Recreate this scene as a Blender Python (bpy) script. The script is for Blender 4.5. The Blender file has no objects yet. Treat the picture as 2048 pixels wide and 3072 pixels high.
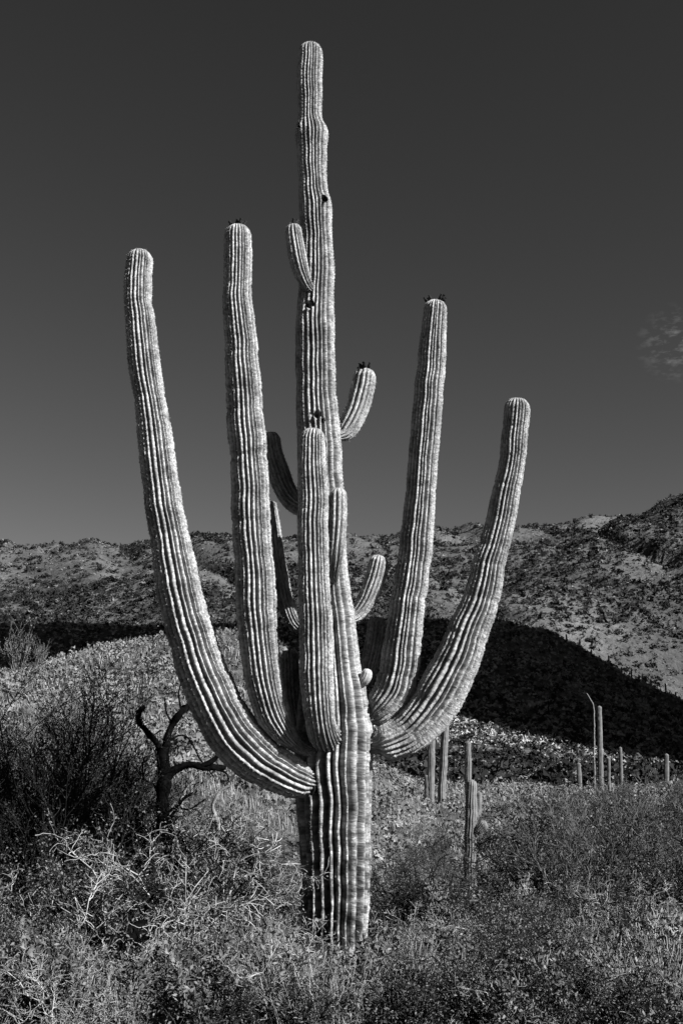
import bpy, math, random
import numpy as np
from mathutils import Vector

random.seed(7)
rng = np.random.default_rng(7)
scene = bpy.context.scene
col = scene.collection

# ------------------------------------------------------------------ camera
CAMZ = 1.6
PITCH = math.radians(12.2)
FPX = 1536 / math.tan(math.radians(25))        # focal length in photograph pixels
cam = bpy.data.cameras.new("camera")
cam.sensor_fit = 'VERTICAL'
cam.angle = math.radians(50)
cam.clip_start = 0.1
cam.clip_end = 5000
camo = bpy.data.objects.new("camera", cam)
camo.location = (0, 0, CAMZ)
camo.rotation_euler = (math.radians(90) + PITCH, 0, 0)
col.objects.link(camo)
scene.camera = camo

# ------------------------------------------------------------------ sky + sun (black and white film behind a red filter)
SUN_AZ = math.radians(59)      # to the right of straight behind the camera
SUN_EL = math.radians(32)
L = Vector((math.cos(SUN_EL) * math.sin(SUN_AZ), -math.cos(SUN_EL) * math.cos(SUN_AZ), math.sin(SUN_EL)))
world = bpy.data.worlds.new("World")
scene.world = world
world.use_nodes = True
wn = world.node_tree
wn.nodes.clear()
sky = wn.nodes.new("ShaderNodeTexSky")
sky.sky_type = 'NISHITA'
sky.sun_disc = False
sky.sun_elevation = SUN_EL
sky.sun_rotation = math.atan2(L.x, L.y)
sky.altitude = 900
sky.air_density = 1.0
sky.dust_density = 0.1
sky.ozone_density = 2.0
sep = wn.nodes.new("ShaderNodeSeparateColor")
bg = wn.nodes.new("ShaderNodeBackground")
bg.inputs["Strength"].default_value = 0.05
wout = wn.nodes.new("ShaderNodeOutputWorld")
wn.links.new(sky.outputs[0], sep.inputs[0])
# faint torn wisps of cloud low over the right-hand hills
wtc = wn.nodes.new("ShaderNodeTexCoord")
wno = wn.nodes.new("ShaderNodeTexNoise")
wno.inputs["Scale"].default_value = 70
wno.inputs["Detail"].default_value = 9
wno.inputs["Roughness"].default_value = 0.62
wmp = wn.nodes.new("ShaderNodeMapping")
wmp.inputs["Scale"].default_value = (1.0, 1.0, 2.2)
wn.links.new(wtc.outputs["Generated"], wmp.inputs[0])
wn.links.new(wmp.outputs[0], wno.inputs["Vector"])
wrp = wn.nodes.new("ShaderNodeMapRange")
wrp.inputs["From Min"].default_value = 0.47
wrp.inputs["From Max"].default_value = 0.72
wn.links.new(wno.outputs["Fac"], wrp.inputs["Value"])
wds = wn.nodes.new("ShaderNodeVectorMath"); wds.operation = 'DISTANCE'
def pdir(u, v):
    x = (u - 1024) / FPX; y = -(v - 1536) / FPX
    d = Vector((x, math.cos(PITCH) - y * math.sin(PITCH), math.sin(PITCH) + y * math.cos(PITCH)))
    return d.normalized()
wds.inputs[1].default_value = pdir(2030, 1028)
wn.links.new(wtc.outputs["Generated"], wds.inputs[0])
wr2 = wn.nodes.new("ShaderNodeMapRange")
wr2.inputs["From Min"].default_value = 0.036
wr2.inputs["From Max"].default_value = 0.006
wn.links.new(wds.outputs["Value"], wr2.inputs["Value"])
wm1 = wn.nodes.new("ShaderNodeMath"); wm1.operation = 'MULTIPLY'
wn.links.new(wrp.outputs[0], wm1.inputs[0]); wn.links.new(wr2.outputs[0], wm1.inputs[1])
wm2 = wn.nodes.new("ShaderNodeMath"); wm2.operation = 'MULTIPLY_ADD'
wm2.inputs[1].default_value = 2.6; wm2.inputs[2].default_value = 1.0
wn.links.new(wm1.outputs[0], wm2.inputs[0])
wm3 = wn.nodes.new("ShaderNodeMath"); wm3.operation = 'MULTIPLY'
wpw = wn.nodes.new("ShaderNodeMath"); wpw.operation = 'POWER'; wpw.inputs[1].default_value = 1.4     # film contrast
wn.links.new(sep.outputs[0], wpw.inputs[0])
wsc = wn.nodes.new("ShaderNodeMath"); wsc.operation = 'MULTIPLY'; wsc.inputs[1].default_value = .297
wn.links.new(wpw.outputs[0], wsc.inputs[0])
wn.links.new(wsc.outputs[0], wm3.inputs[0]); wn.links.new(wm2.outputs[0], wm3.inputs[1])
wn.links.new(wm3.outputs[0], bg.inputs["Color"])
wn.links.new(bg.outputs[0], wout.inputs["Surface"])

sun = bpy.data.lights.new("sun", 'SUN')
sun.energy = 5.0
sun.angle = math.radians(0.5)
sun.color = (1, 1, 1)
suno = bpy.data.objects.new("sun", sun)
suno.rotation_euler = (-L).to_track_quat('-Z', 'Y').to_euler()
suno.location = L * 60
col.objects.link(suno)

scene.render.engine = 'CYCLES'
scene.view_settings.view_transform = 'Standard'
scene.view_settings.look = 'None'
scene.view_settings.gamma = 1
scene.view_settings.use_curve_mapping = False
scene.view_settings.exposure = 1.6
scene.cycles.max_bounces = 4
scene.cycles.diffuse_bounces = 1

# ------------------------------------------------------------------ helpers
def pix(u, v, Y):
    """photograph pixel + distance along Y -> world point"""
    d = pdir(u, v)
    t = Y / d.y
    return np.array((d.x * t, Y, CAMZ + d.z * t))

def vz(v, Y):
    d = pdir(1024, v)
    return CAMZ + d.z / d.y * Y

def depth(p):
    return p[1] * math.cos(PITCH) + (p[2] - CAMZ) * math.sin(PITCH)

def hash2(i, j, seed):
    h = (i.astype(np.int64) * 374761393 + j.astype(np.int64) * 668265263 + seed * 974711) & 0x7fffffff
    h = ((h ^ (h >> 13)) * 1274126177) & 0x7fffffff
    h = h ^ (h >> 16)
    return (h & 0xffff) / 65535.0 * 2 - 1

def noise2(x, y, seed=0):
    x = np.asarray(x, float); y = np.asarray(y, float)
    i = np.floor(x); j = np.floor(y)
    fx = x - i; fy = y - j
    fx = fx * fx * (3 - 2 * fx); fy = fy * fy * (3 - 2 * fy)
    a = hash2(i, j, seed); b = hash2(i + 1, j, seed); c = hash2(i, j + 1, seed); d = hash2(i + 1, j + 1, seed)
    return (a * (1 - fx) + b * fx) * (1 - fy) + (c * (1 - fx) + d * fx) * fy

def fbm(x, y, seed=0, octv=4):
    s = 0; a = 1.0; t = 0
    for k in range(octv):
        s = s + a * noise2(x, y, seed + k * 17); t += a
        x = x * 2.03; y = y * 2.03; a *= 0.5
    return s / t

def make_mesh(name, V, F, smooth=False):
    V = np.asarray(V, np.float32); F = np.asarray(F, np.int32)
    k = F.shape[1]
    me = bpy.data.meshes.new(name)
    me.vertices.add(len(V)); me.vertices.foreach_set("co", V.ravel())
    me.loops.add(F.size); me.loops.foreach_set("vertex_index", F.ravel())
    me.polygons.add(len(F))
    me.polygons.foreach_set("loop_start", np.arange(0, F.size, k, dtype=np.int32))
    me.polygons.foreach_set("loop_total", np.full(len(F), k, np.int32))
    me.update(calc_edges=True)
    if smooth:
        me.polygons.foreach_set("use_smooth", np.ones(len(F), bool))
    return me

def tagobj(o, label=None, cat=None, group=None, kind=None):
    if label: o["label"] = label
    if cat: o["category"] = cat
    if group: o["group"] = group
    if kind: o["kind"] = kind
    return o

def add(name, me, mat, parent=None, **kw):
    o = bpy.data.objects.new(name, me)
    col.objects.link(o)
    if mat and not me.materials: me.materials.append(mat)
    if parent: o.parent = parent
    return tagobj(o, **kw)

def empty(name, loc, rz=0, **kw):
    o = bpy.data.objects.new(name, None)
    o.empty_display_size = 0.1
    o.location = loc; o.rotation_euler = (0, 0, rz)
    col.objects.link(o)
    return tagobj(o, **kw)

def copy_tree(o, loc, rz, sc, **kw):
    c = o.copy(); col.objects.link(c)
    c.location = loc; c.rotation_euler = (0, 0, rz); c.scale = (sc, sc, sc) if np.isscalar(sc) else sc
    for ch in o.children:
        d = ch.copy(); col.objects.link(d); d.parent = c
    return tagobj(c, **kw)

ALB = .70          # overall reflectance trim against the exposure
def mat(name, lo, hi, scale=8, rough=0.85, bump=0.0, bscale=60, coords="Object", stretch=(1, 1, 1), detail=6, pmin=0.35, pmax=0.65, transl=0):
    m = bpy.data.materials.new(name); m.use_nodes = True
    lo, hi = lo * ALB, hi * ALB
    nt = m.node_tree; b = nt.nodes["Principled BSDF"]
    b.inputs["Roughness"].default_value = rough
    b.inputs["Specular IOR Level"].default_value = 0.1
    tc = nt.nodes.new("ShaderNodeTexCoord"); mp = nt.nodes.new("ShaderNodeMapping")
    mp.inputs["Scale"].default_value = stretch
    no = nt.nodes.new("ShaderNodeTexNoise")
    no.inputs["Scale"].default_value = scale; no.inputs["Detail"].default_value = detail
    mr = nt.nodes.new("ShaderNodeMapRange")
    mr.inputs["From Min"].default_value = pmin; mr.inputs["From Max"].default_value = pmax
    mr.inputs["To Min"].default_value = lo; mr.inputs["To Max"].default_value = hi
    cb = nt.nodes.new("ShaderNodeCombineColor")
    if coords == "Attr":
        at = nt.nodes.new("ShaderNodeAttribute"); at.attribute_name = "sc"
        nt.links.new(at.outputs["Vector"], mp.inputs[0])
    else:
        nt.links.new(tc.outputs[coords], mp.inputs[0])
    nt.links.new(mp.outputs[0], no.inputs["Vector"])
    nt.links.new(no.outputs["Fac"], mr.inputs["Value"])
    for k in range(3): nt.links.new(mr.outputs[0], cb.inputs[k])
    nt.links.new(cb.outputs[0], b.inputs["Base Color"])
    if bump:
        n2 = nt.nodes.new("ShaderNodeTexNoise"); n2.inputs["Scale"].default_value = bscale; n2.inputs["Detail"].default_value = 5
        nt.links.new(mp.outputs[0], n2.inputs["Vector"])
        bp = nt.nodes.new("ShaderNodeBump"); bp.inputs["Strength"].default_value = bump; bp.inputs["Distance"].default_value = 0.02
        nt.links.new(n2.outputs["Fac"], bp.inputs["Height"]); nt.links.new(bp.outputs[0], b.inputs["Normal"])
    return m

M = {}
M['spine'] = mat('cactus_spine', .20, .30, 30)
M['callus'] = mat('hole_callus', .015, .04, 40)
M['fruit'] = mat('dried_fruit', .01, .025, 60)
M['pup'] = mat('pale_pup', .34, .42, 30)
M['charred'] = mat('charred_bark', .002, .006, 25, rough=1, bump=.4, bscale=40)
M['charred'].node_tree.nodes['Principled BSDF'].inputs['Specular IOR Level'].default_value = 0
M['palewood'] = mat('bleached_wood', .13, .24, 20, bump=.4)
M['darktwig'] = mat('dark_twig', .008, .025, 12)
M['midtwig'] = mat('grey_twig', .02, .24, 10)
M['paletwig'] = mat('pale_twig', .08, .48, 7)
M['leafdark'] = mat('dark_leaf', .015, .045, 6)
M['leafmid'] = mat('grey_leaf', .015, .185, 9)
M['leafpale'] = mat('pale_leaf', .04, .21, 9)
M['litter'] = mat('shade_litter', .006, .03, 8)  # near-black colour stands in for shade between the shrubs
M['grass'] = mat('dry_grass', .02, .18, 5, coords="Generated", stretch=(60, 60, 4))
M['rock'] = mat('pale_rock', .14, .26, 6, bump=.5, bscale=25)
M['farrock'] = mat('hill_rock', .13, .24, .3)
M['hill_tuft'] = mat('hill_tuft', .05, .25, .8)
M['hill_straw'] = mat('hill_straw', .10, .34, 5, coords='Generated', stretch=(60, 60, 4))
M['brush'] = mat('hill_brush', .035, .10, .15)
M['lightened_brush'] = mat('lightened_brush', .16, .5, .4)  # colour lightened to make up for missing light on the shaded slope
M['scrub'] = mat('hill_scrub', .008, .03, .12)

def saguaro_material(name, lo, hi, bark=False):
    m = mat(name, lo, hi, scale=42, rough=.7, bump=.5, bscale=70, coords="Attr", stretch=(1, 1, 1), detail=4, pmin=.38, pmax=.56)
    nt = m.node_tree; b = nt.nodes["Principled BSDF"]
    b.inputs["Specular IOR Level"].default_value = 0.25
    cb = [n for n in nt.nodes if n.bl_idname == "ShaderNodeCombineColor"][0]
    mr = [n for n in nt.nodes if n.bl_idname == "ShaderNodeMapRange"][0]
    mp = [n for n in nt.nodes if n.bl_idname == "ShaderNodeMapping"][0]
    # corky patches on the weathered sides
    n2 = nt.nodes.new("ShaderNodeTexNoise"); n2.inputs["Scale"].default_value = 5.5; n2.inputs["Detail"].default_value = 8; n2.inputs["Roughness"].default_value = .7
    nt.links.new(mp.outputs[0], n2.inputs["Vector"])
    r2 = nt.nodes.new("ShaderNodeMapRange")
    r2.inputs["From Min"].default_value = .40; r2.inputs["From Max"].default_value = .56
    r2.inputs["To Min"].default_value = .5; r2.inputs["To Max"].default_value = 1.0
    nt.links.new(n2.outputs["Fac"], r2.inputs["Value"])
    mu = nt.nodes.new("ShaderNodeMath"); mu.operation = 'MULTIPLY'
    nt.links.new(mr.outputs[0], mu.inputs[0]); nt.links.new(r2.outputs[0], mu.inputs[1])
    last = mu
    if bark:
        at = [n for n in nt.nodes if n.bl_idname == "ShaderNodeAttribute"][0]
        sx = nt.nodes.new("ShaderNodeSeparateXYZ"); nt.links.new(at.outputs["Vector"], sx.inputs[0])
        f = nt.nodes.new("ShaderNodeMapRange")              # corky bark climbs about two metres up the old trunk
        f.inputs["From Min"].default_value = 2.1; f.inputs["From Max"].default_value = .9
        nt.links.new(sx.outputs["Y"], f.inputs["Value"])
        m4 = nt.nodes.new("ShaderNodeMapping"); m4.inputs["Scale"].default_value = (1, .45, 1)
        nt.links.new(at.outputs["Vector"], m4.inputs[0])
        n4 = nt.nodes.new("ShaderNodeTexNoise"); n4.inputs["Scale"].default_value = 30; n4.inputs["Detail"].default_value = 7
        nt.links.new(m4.outputs[0], n4.inputs["Vector"])
        r4 = nt.nodes.new("ShaderNodeMapRange")
        r4.inputs["From Min"].default_value = .43; r4.inputs["From Max"].default_value = .56
        r4.inputs["To Min"].default_value = .22; r4.inputs["To Max"].default_value = 1.05
        nt.links.new(n4.outputs["Fac"], r4.inputs["Value"])
        mx = nt.nodes.new("ShaderNodeMix"); mx.inputs[2].default_value = 1.0
        nt.links.new(f.outputs[0], mx.inputs[0]); nt.links.new(r4.outputs[0], mx.inputs[3])
        last = nt.nodes.new("ShaderNodeMath"); last.operation = 'MULTIPLY'
        nt.links.new(mu.outputs[0], last.inputs[0]); nt.links.new(mx.outputs[0], last.inputs[1])
    for k in range(3): nt.links.new(last.outputs[0], cb.inputs[k])
    return m
M['saguaro'] = saguaro_material('saguaro_skin', .21, .41)
M['saguaro_trunk'] = saguaro_material('old_saguaro_trunk', .21, .41, True)
M['saguaro_far'] = mat('far_saguaro_skin', .12, .20, 6, rough=.75)

def ground_material():
    m = bpy.data.materials.new('desert_soil'); m.use_nodes = True
    nt = m.node_tree; b = nt.nodes["Principled BSDF"]
    b.inputs["Roughness"].default_value = .95; b.inputs["Specular IOR Level"].default_value = .1
    tc = nt.nodes.new("ShaderNodeTexCoord")
    def noise(scale, lo, hi, a, c):
        n = nt.nodes.new("ShaderNodeTexNoise"); n.inputs["Scale"].default_value = scale; n.inputs["Detail"].default_value = 7
        n.inputs["Roughness"].default_value = .6
        nt.links.new(tc.outputs["Object"], n.inputs["Vector"])
        r = nt.nodes.new("ShaderNodeMapRange")
        r.inputs["From Min"].default_value = lo; r.inputs["From Max"].default_value = hi
        r.inputs["To Min"].default_value = a; r.inputs["To Max"].default_value = c
        nt.links.new(n.outputs["Fac"], r.inputs["Value"]); return r
    big = noise(.03, .38, .62, .6, 1.3)
    mid = noise(.35, .35, .65, .75, 1.2)
    fine = noise(3.0, .35, .65, .035, .08)
    m1 = nt.nodes.new("ShaderNodeMath"); m1.operation = 'MULTIPLY'
    m2 = nt.nodes.new("ShaderNodeMath"); m2.operation = 'MULTIPLY'
    nt.links.new(big.outputs[0], m1.inputs[0]); nt.links.new(mid.outputs[0], m1.inputs[1])
    nt.links.new(m1.outputs[0], m2.inputs[0]); nt.links.new(fine.outputs[0], m2.inputs[1])
    cb = nt.nodes.new("ShaderNodeCombineColor")
    for k in range(3): nt.links.new(m2.outputs[0], cb.inputs[k])
    nt.links.new(cb.outputs[0], b.inputs["Base Color"])
    n2 = nt.nodes.new("ShaderNodeTexNoise"); n2.inputs["Scale"].default_value = .9; n2.inputs["Detail"].default_value = 9
    nt.links.new(tc.outputs["Object"], n2.inputs["Vector"])
    bp = nt.nodes.new("ShaderNodeBump"); bp.inputs["Strength"].default_value = .8; bp.inputs["Distance"].default_value = .6
    nt.links.new(n2.outputs["Fac"], bp.inputs["Height"]); nt.links.new(bp.outputs[0], b.inputs["Normal"])
    return m
M['soil'] = ground_material()

# ------------------------------------------------------------------ terrain
# profiles: distance Y -> ground height across the view, as z values or photograph rows v
def prof(Y, pts, rows=True):
    us = np.array([p[0] for p in pts], float)
    xs = np.array([pix(u, 2248, Y)[0] for u in us])
    zs = np.array([vz(p[1], Y) if rows else p[1] for p in pts])
    return (Y, xs, zs)
PROF = [
    prof(-80, [(0, .0), (2048, -.3)], False),
    prof(6, [(0, .02), (2048, -.05)], False),
    prof(10, [(0, .1), (1000, 0), (2048, -.1)], False),
    prof(16, [(-400, 1.0), (0, .6), (700, .2), (1000, -.3), (1400, -.75), (2048, -.6)], False),
    prof(27, [(-600, 3.2), (0, 2.3), (600, 1.8), (900, .4), (1150, -1.2), (1400, -2.0), (2048, -1.5), (3000, .5)], False),
    prof(46, [(-600, 2120), (0, 2025), (280, 1950), (500, 1918), (720, 1905), (850, 1950), (1000, 2170), (1150, 2340), (1300, 2420), (1800, 2410), (2048, 2390), (2600, 2330)]),
    prof(62, [(-600, 2160), (0, 2110), (500, 2010), (720, 2000), (900, 2130), (1050, 2290), (1300, 2360), (1800, 2370), (2048, 2350), (2600, 2280)]),
    prof(90, [(-600, 2120), (0, 2080), (700, 2060), (1000, 2180), (1150, 2250), (1400, 2265), (1800, 2300), (2048, 2310), (2600, 2230)]),
    prof(125, [(-600, 2080), (0, 2090), (700, 2050), (1000, 2065), (1200, 2120), (1400, 2150), (1700, 2200), (2048, 2270), (2600, 2200)]),
    prof(163, [(-600, 2015), (0, 2020), (700, 1980), (1000, 1965), (1280, 1945), (1500, 1960), (1700, 2010), (2048, 2170), (2600, 2200)]),
    prof(190, [(-600, 1870), (0, 1872), (400, 1885), (700, 1875), (1000, 1880), (1280, 1862), (1500, 1868), (1650, 1890), (1750, 1945), (1900, 2035), (2048, 2105), (2500, 2230)]),
    prof(225, [(-600, 1895), (0, 1893), (400, 1905), (700, 1890), (1000, 1885), (1280, 1872), (1500, 1890), (1650, 1930), (1900, 2060), (2048, 2130), (2500, 2200)]),
    prof(300, [(-600, 1800), (0, 1812), (120, 1790), (230, 1760), (480, 1693), (650, 1700), (900, 1705), (1100, 1740), (1280, 1755), (1600, 1745), (1800, 1730), (2048, 1700), (2500, 1640)]),
    prof(318, [(-600, 1800), (0, 1800), (120, 1790), (230, 1768), (480, 1705), (650, 1705), (900, 1712), (1100, 1738), (1280, 1750), (1600, 1735), (1800, 1715), (2048, 1680), (2500, 1600)]),
    prof(420, [(-600, 1585), (0, 1612), (150, 1616), (250, 1608), (300, 1628), (340, 1634), (420, 1622), (560, 1603), (700, 1605), (850, 1603), (1000, 1588), (1150, 1575), (1230, 1562), (1300, 1545), (1400, 1550), (1450, 1557), (1560, 1581), (1650, 1580), (1740, 1570), (1770, 1555), (1900, 1541), (1960, 1538), (2000, 1515), (2048, 1498), (2400, 1400), (2800, 1340)]),
    prof(500, [(-600, 1640), (1000, 1650), (2048, 1600), (2800, 1500)]),
    prof(900, [(-600, 1900), (2800, 1900)]),
]
PY = np.array([p[0] for p in PROF], float)
def height(x, y):
    x = np.asarray(x, float); y = np.asarray(y, float)
    shp = x.shape; x = x.ravel(); y = y.ravel()
    Z = np.stack([np.interp(x, p[1], p[2]) for p in PROF])      # profile heights at every x
    # rays spread with distance: shift x to each profile's own scale
    Z = np.stack([np.interp(x * np.clip(p[0], 5, None) / np.clip(y, 5, None), p[1], p[2]) for p in PROF])
    k = np.clip(np.searchsorted(PY, y) - 1, 0, len(PY) - 2)
    t = np.clip((y - PY[k]) / (PY[k + 1] - PY[k]), 0, 1)
    tt = t * t * (3 - 2 * t)
    t = .5 * t + .5 * tt
    idx = np.arange(len(x))
    z = Z[k, idx] * (1 - t) + Z[k + 1, idx] * t
    amp = np.clip((y - 12) / 400, 0, 1)
    z = z + amp * (3.0 * fbm(x / 34, y / 34, 3, 5) + 1.6 * fbm(x / 8, y / 10, 9, 3))
    z = z - np.clip((y - 215) / 60, 0, 1) * 7.0 * (1 - np.abs(fbm(x / 42 + y / 160, y / 90, 63, 3)) * 2.2).clip(0, 1) ** 3
    z = z + .07 * fbm(x / 1.6, y / 1.6, 21, 3) * np.clip((y + 90) / 60, 0, 1)
    return z.reshape(shp)
def hz(x, y):
    return float(height(np.array([x]), np.array([y]))[0])
def gp(u, Y, dz=0.0):
    x = pix(u, 2248, Y)[0]
    return Vector((x, Y, hz(x, Y) + dz))

ys = np.concatenate([np.linspace(-80, 4, 18, endpoint=False), np.linspace(4, 30, 90, endpoint=False),
                     np.geomspace(30, 470, 250, endpoint=False), np.linspace(470, 900, 14)])
tau = np.linspace(-1, 1, 311)
tt = np.sign(tau) * np.abs(tau) ** 1.35
W = np.maximum(70, .8 * ys + 40)
GX = tt[None, :] * W[:, None]
GY = np.repeat(ys[:, None], len(tau), 1)
GZ = height(GX, GY)
V = np.stack([GX, GY, GZ], -1).reshape(-1, 3)
nr, nc = GX.shape
I = np.arange(nr * nc).reshape(nr, nc)
F = np.stack([I[:-1, :-1], I[:-1, 1:], I[1:, 1:], I[1:, :-1]], -1).reshape(-1, 4)
add('ground', make_mesh('ground', V, F, True), M['soil'], kind='structure')

# the steep hill out of frame to the right that throws its shadow over the valley
Lh = np.array((math.sin(SUN_AZ), -math.cos(SUN_AZ)))
Cc = np.array((math.cos(SUN_AZ), math.sin(SUN_AZ)))
def build_peak():
    q = 120.0
    ss = np.linspace(35, 330, 90)
    ww = np.linspace(-1, 1, 50)
    # ridge height wanted so that the sun grazes just above the mid ridge
    yy, uu = np.meshgrid(np.linspace(118, 203, 30), np.linspace(-500, 2150, 60))
    xx = (uu - 1024) / FPX * yy / math.cos(PITCH)
    lim = np.interp(uu, [-500, 1000, 1400, 2048, 2150], [100, 100, 100, 100, 100])
    ok = yy > lim
    pts = np.stack([xx[ok], yy[ok]], -1)
    need = height(pts[:, 0], pts[:, 1]) + (q - pts @ Lh) * math.tan(SUN_EL) + 2.0
    sp = pts @ Cc
    need = need[sp > 121]; sp = sp[sp > 121]
    crest = np.array([need[np.abs(sp - v) < 2.5].max() if (np.abs(sp - v) < 2.5).any() else 0 for v in ss])
    if crest.max() > 0:
        nz = np.nonzero(crest)[0]
        for k in range(len(ss)):
            if k < nz[0]: crest[k] = max(0, crest[nz[0]] - (nz[0] - k) * 26)
            if k > nz[-1]: crest[k] = max(0, crest[nz[-1]] - (k - nz[-1]) * 9)
    print('hill', ss[nz[0]], ss[nz[-1]], crest.max())
    S, Wd = np.meshgrid(ss, ww, indexing='ij')
    half = 100.0
    off = q + Wd * half
    X = S * Cc[0] + off * Lh[0]; Y = S * Cc[1] + off * Lh[1]
    a = 1 - np.abs(Wd)
    Z = crest[:, None] * a ** .9 + 9 * fbm(X / 22, Y / 22, 41, 4) * np.minimum(a, 1 - a) * 1.5 - 3 * (1 - a)
    Vv = np.stack([X, Y, Z], -1).reshape(-1, 3)
    n, m_ = X.shape
    J = np.arange(n * m_).reshape(n, m_)
    Ff = np.stack([J[:-1, :-1], J[:-1, 1:], J[1:, 1:], J[1:, :-1]], -1).reshape(-1, 4)
    add('hill', make_mesh('hill', Vv, Ff, True), M['soil'], kind='structure')
build_peak()

# ------------------------------------------------------------------ hillside scrub and rock (uncountable, far off)
def clusters(P, size, ntri, flat=.7, tri=.38, seed=1):
    """one tuft of ntri loose triangles at every point"""
    r = np.random.default_rng(seed)
    n = len(P)
    d = r.normal(size=(n, ntri, 3)); d /= np.linalg.norm(d, axis=-1, keepdims=True)
    rad = r.random((n, ntri, 1)) ** .4
    c = d * rad
    c[..., 2] = np.abs(c[..., 2]) * flat * 1.5
    c = c * size[:, None, None] * .5 + P[:, None, :]
    a = r.normal(size=(n, ntri, 3, 3))
    a /= np.linalg.norm(a, axis=-1, keepdims=True)
    Vt = c[:, :, None, :] + a * size[:, None, None, None] * tri
    Vt = Vt.reshape(-1, 3)
    return Vt, np.arange(len(Vt)).reshape(-1, 3)

def scatter(n, y0, y1, power=1.0, wx=.58, seed=2):
    r = np.random.default_rng(seed)
    y = y0 * (y1 / y0) ** (r.random(n) ** power)
    x = (r.random(n) * 2 - 1) * wx * y
    return np.stack([x, y, height(x, y)], -1), r

P, r = scatter(52000, 205, 445, .7, seed=4)
keep = 1.6 * fbm(P[:, 0] / 30, P[:, 1] / 30, 77, 3) + .8 * r.random(len(P)) > .30
P = P[keep]
Vt, Ft = clusters(P, r.uniform(.4, 1.5, len(P)) * (1 + (r.random(len(P)) > .93) * .9), 10, seed=5)
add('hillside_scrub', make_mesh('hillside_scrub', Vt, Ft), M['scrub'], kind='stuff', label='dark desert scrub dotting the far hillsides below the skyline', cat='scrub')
P, r = scatter(16000, 62, 205, .85, seed=6)
Vt, Ft = clusters(P, r.uniform(.3, 1.0, len(P)) * (1 + (r.random(len(P)) > .9) * .6), 15, tri=.28, seed=7)
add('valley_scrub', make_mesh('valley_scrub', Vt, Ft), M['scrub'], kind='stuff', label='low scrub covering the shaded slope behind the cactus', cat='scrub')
P, r = scatter(3500, 205, 445, .7, seed=24)
Vt, Ft = clusters(P, r.uniform(1.3, 2.6, len(P)), 22, tri=.28, seed=25)
add('hillside_trees', make_mesh('hillside_trees', Vt, Ft), M['scrub'], kind='stuff', label='dark palo verde crowns dotted over the far hillsides', cat='trees')
P, r = scatter(23000, 100, 207, .8, .58, seed=44)
Vt, Ft = clusters(P, r.uniform(.25, .7, len(P)), 8, tri=.45, seed=45)
add('slope_brush', make_mesh('slope_brush', Vt, Ft), M['lightened_brush'], kind='stuff', label='dry brush and stones, lightened to show on the shaded slope', cat='scrub')
P, r = scatter(5000, 60, 125, 1, .58, seed=46)
P = P[P[:, 0] > 0]
Vt, Ft = clusters(P, r.uniform(.15, .5, len(P)), 10, tri=.5, seed=47)
add('pale_rubble', make_mesh('pale_rubble', Vt, Ft), M['farrock'], kind='stuff', label='pale broken rubble at the foot of the shaded slope', cat='rocks')
P, r = scatter(12500, 22, 64, 1, .58, seed=34)
Vt, Ft = clusters(P, r.uniform(.15, .5, len(P)), 17, flat=1.0, tri=.21, seed=35)
add('low_scrub', make_mesh('low_scrub', Vt, Ft), M['hill_tuft'], kind='stuff', label='low grey scrub over the near hillside', cat='scrub')
P, r = scatter(23000, 205, 445, .7, seed=14)
Vt, Ft = clusters(P, r.uniform(.4, 1.1, len(P)), 8, seed=15)
add('hillside_brush', make_mesh('hillside_brush', Vt, Ft), M['brush'], kind='stuff', label='grey dry brush between the dark scrub on far hillsides', cat='scrub')
P, r = scatter(12000, 70, 440, .6, seed=8)
Vt, Ft = clusters(P, r.uniform(.2, .65, len(P)) * (P[:, 1] / 140) ** .5, 8, tri=.55, seed=9)
add('hillside_rocks', make_mesh('hillside_rocks', Vt, Ft), M['farrock'], kind='stuff', label='pale boulders scattered over the far hillsides', cat='rocks')

# ------------------------------------------------------------------ saguaro stems
def catmull(P, n):
    P = np.asarray(P, float)
    Q = np.vstack([2 * P[0] - P[1], P, 2 * P[-1] - P[-2]])
    out = []
    for i in range(1, len(Q) - 2):
        t = np.linspace(0, 1, n, endpoint=False)[:, None]
        a, b, c, d = Q[i - 1], Q[i], Q[i + 1], Q[i + 2]
        out.append(.5 * (2 * b + (c - a) * t + (2 * a - 5 * b + 4 * c - d) * t ** 2 + (3 * b - a - 3 * c + d) * t ** 3))
    out.append(P[-1:])
    return np.vstack(out)

def resample(P, R, ds):
    A = catmull(np.column_stack([P, R]), 24)
    s = np.concatenate([[0], np.cumsum(np.linalg.norm(np.diff(A[:, :3], axis=0), axis=1))])
    n = max(8, int(s[-1] / ds))
    q = np.linspace(0, s[-1], n + 1)
    B = np.column_stack([np.interp(q, s, A[:, k]) for k in range(4)])
    return B[:, :3], B[:, 3], q

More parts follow.
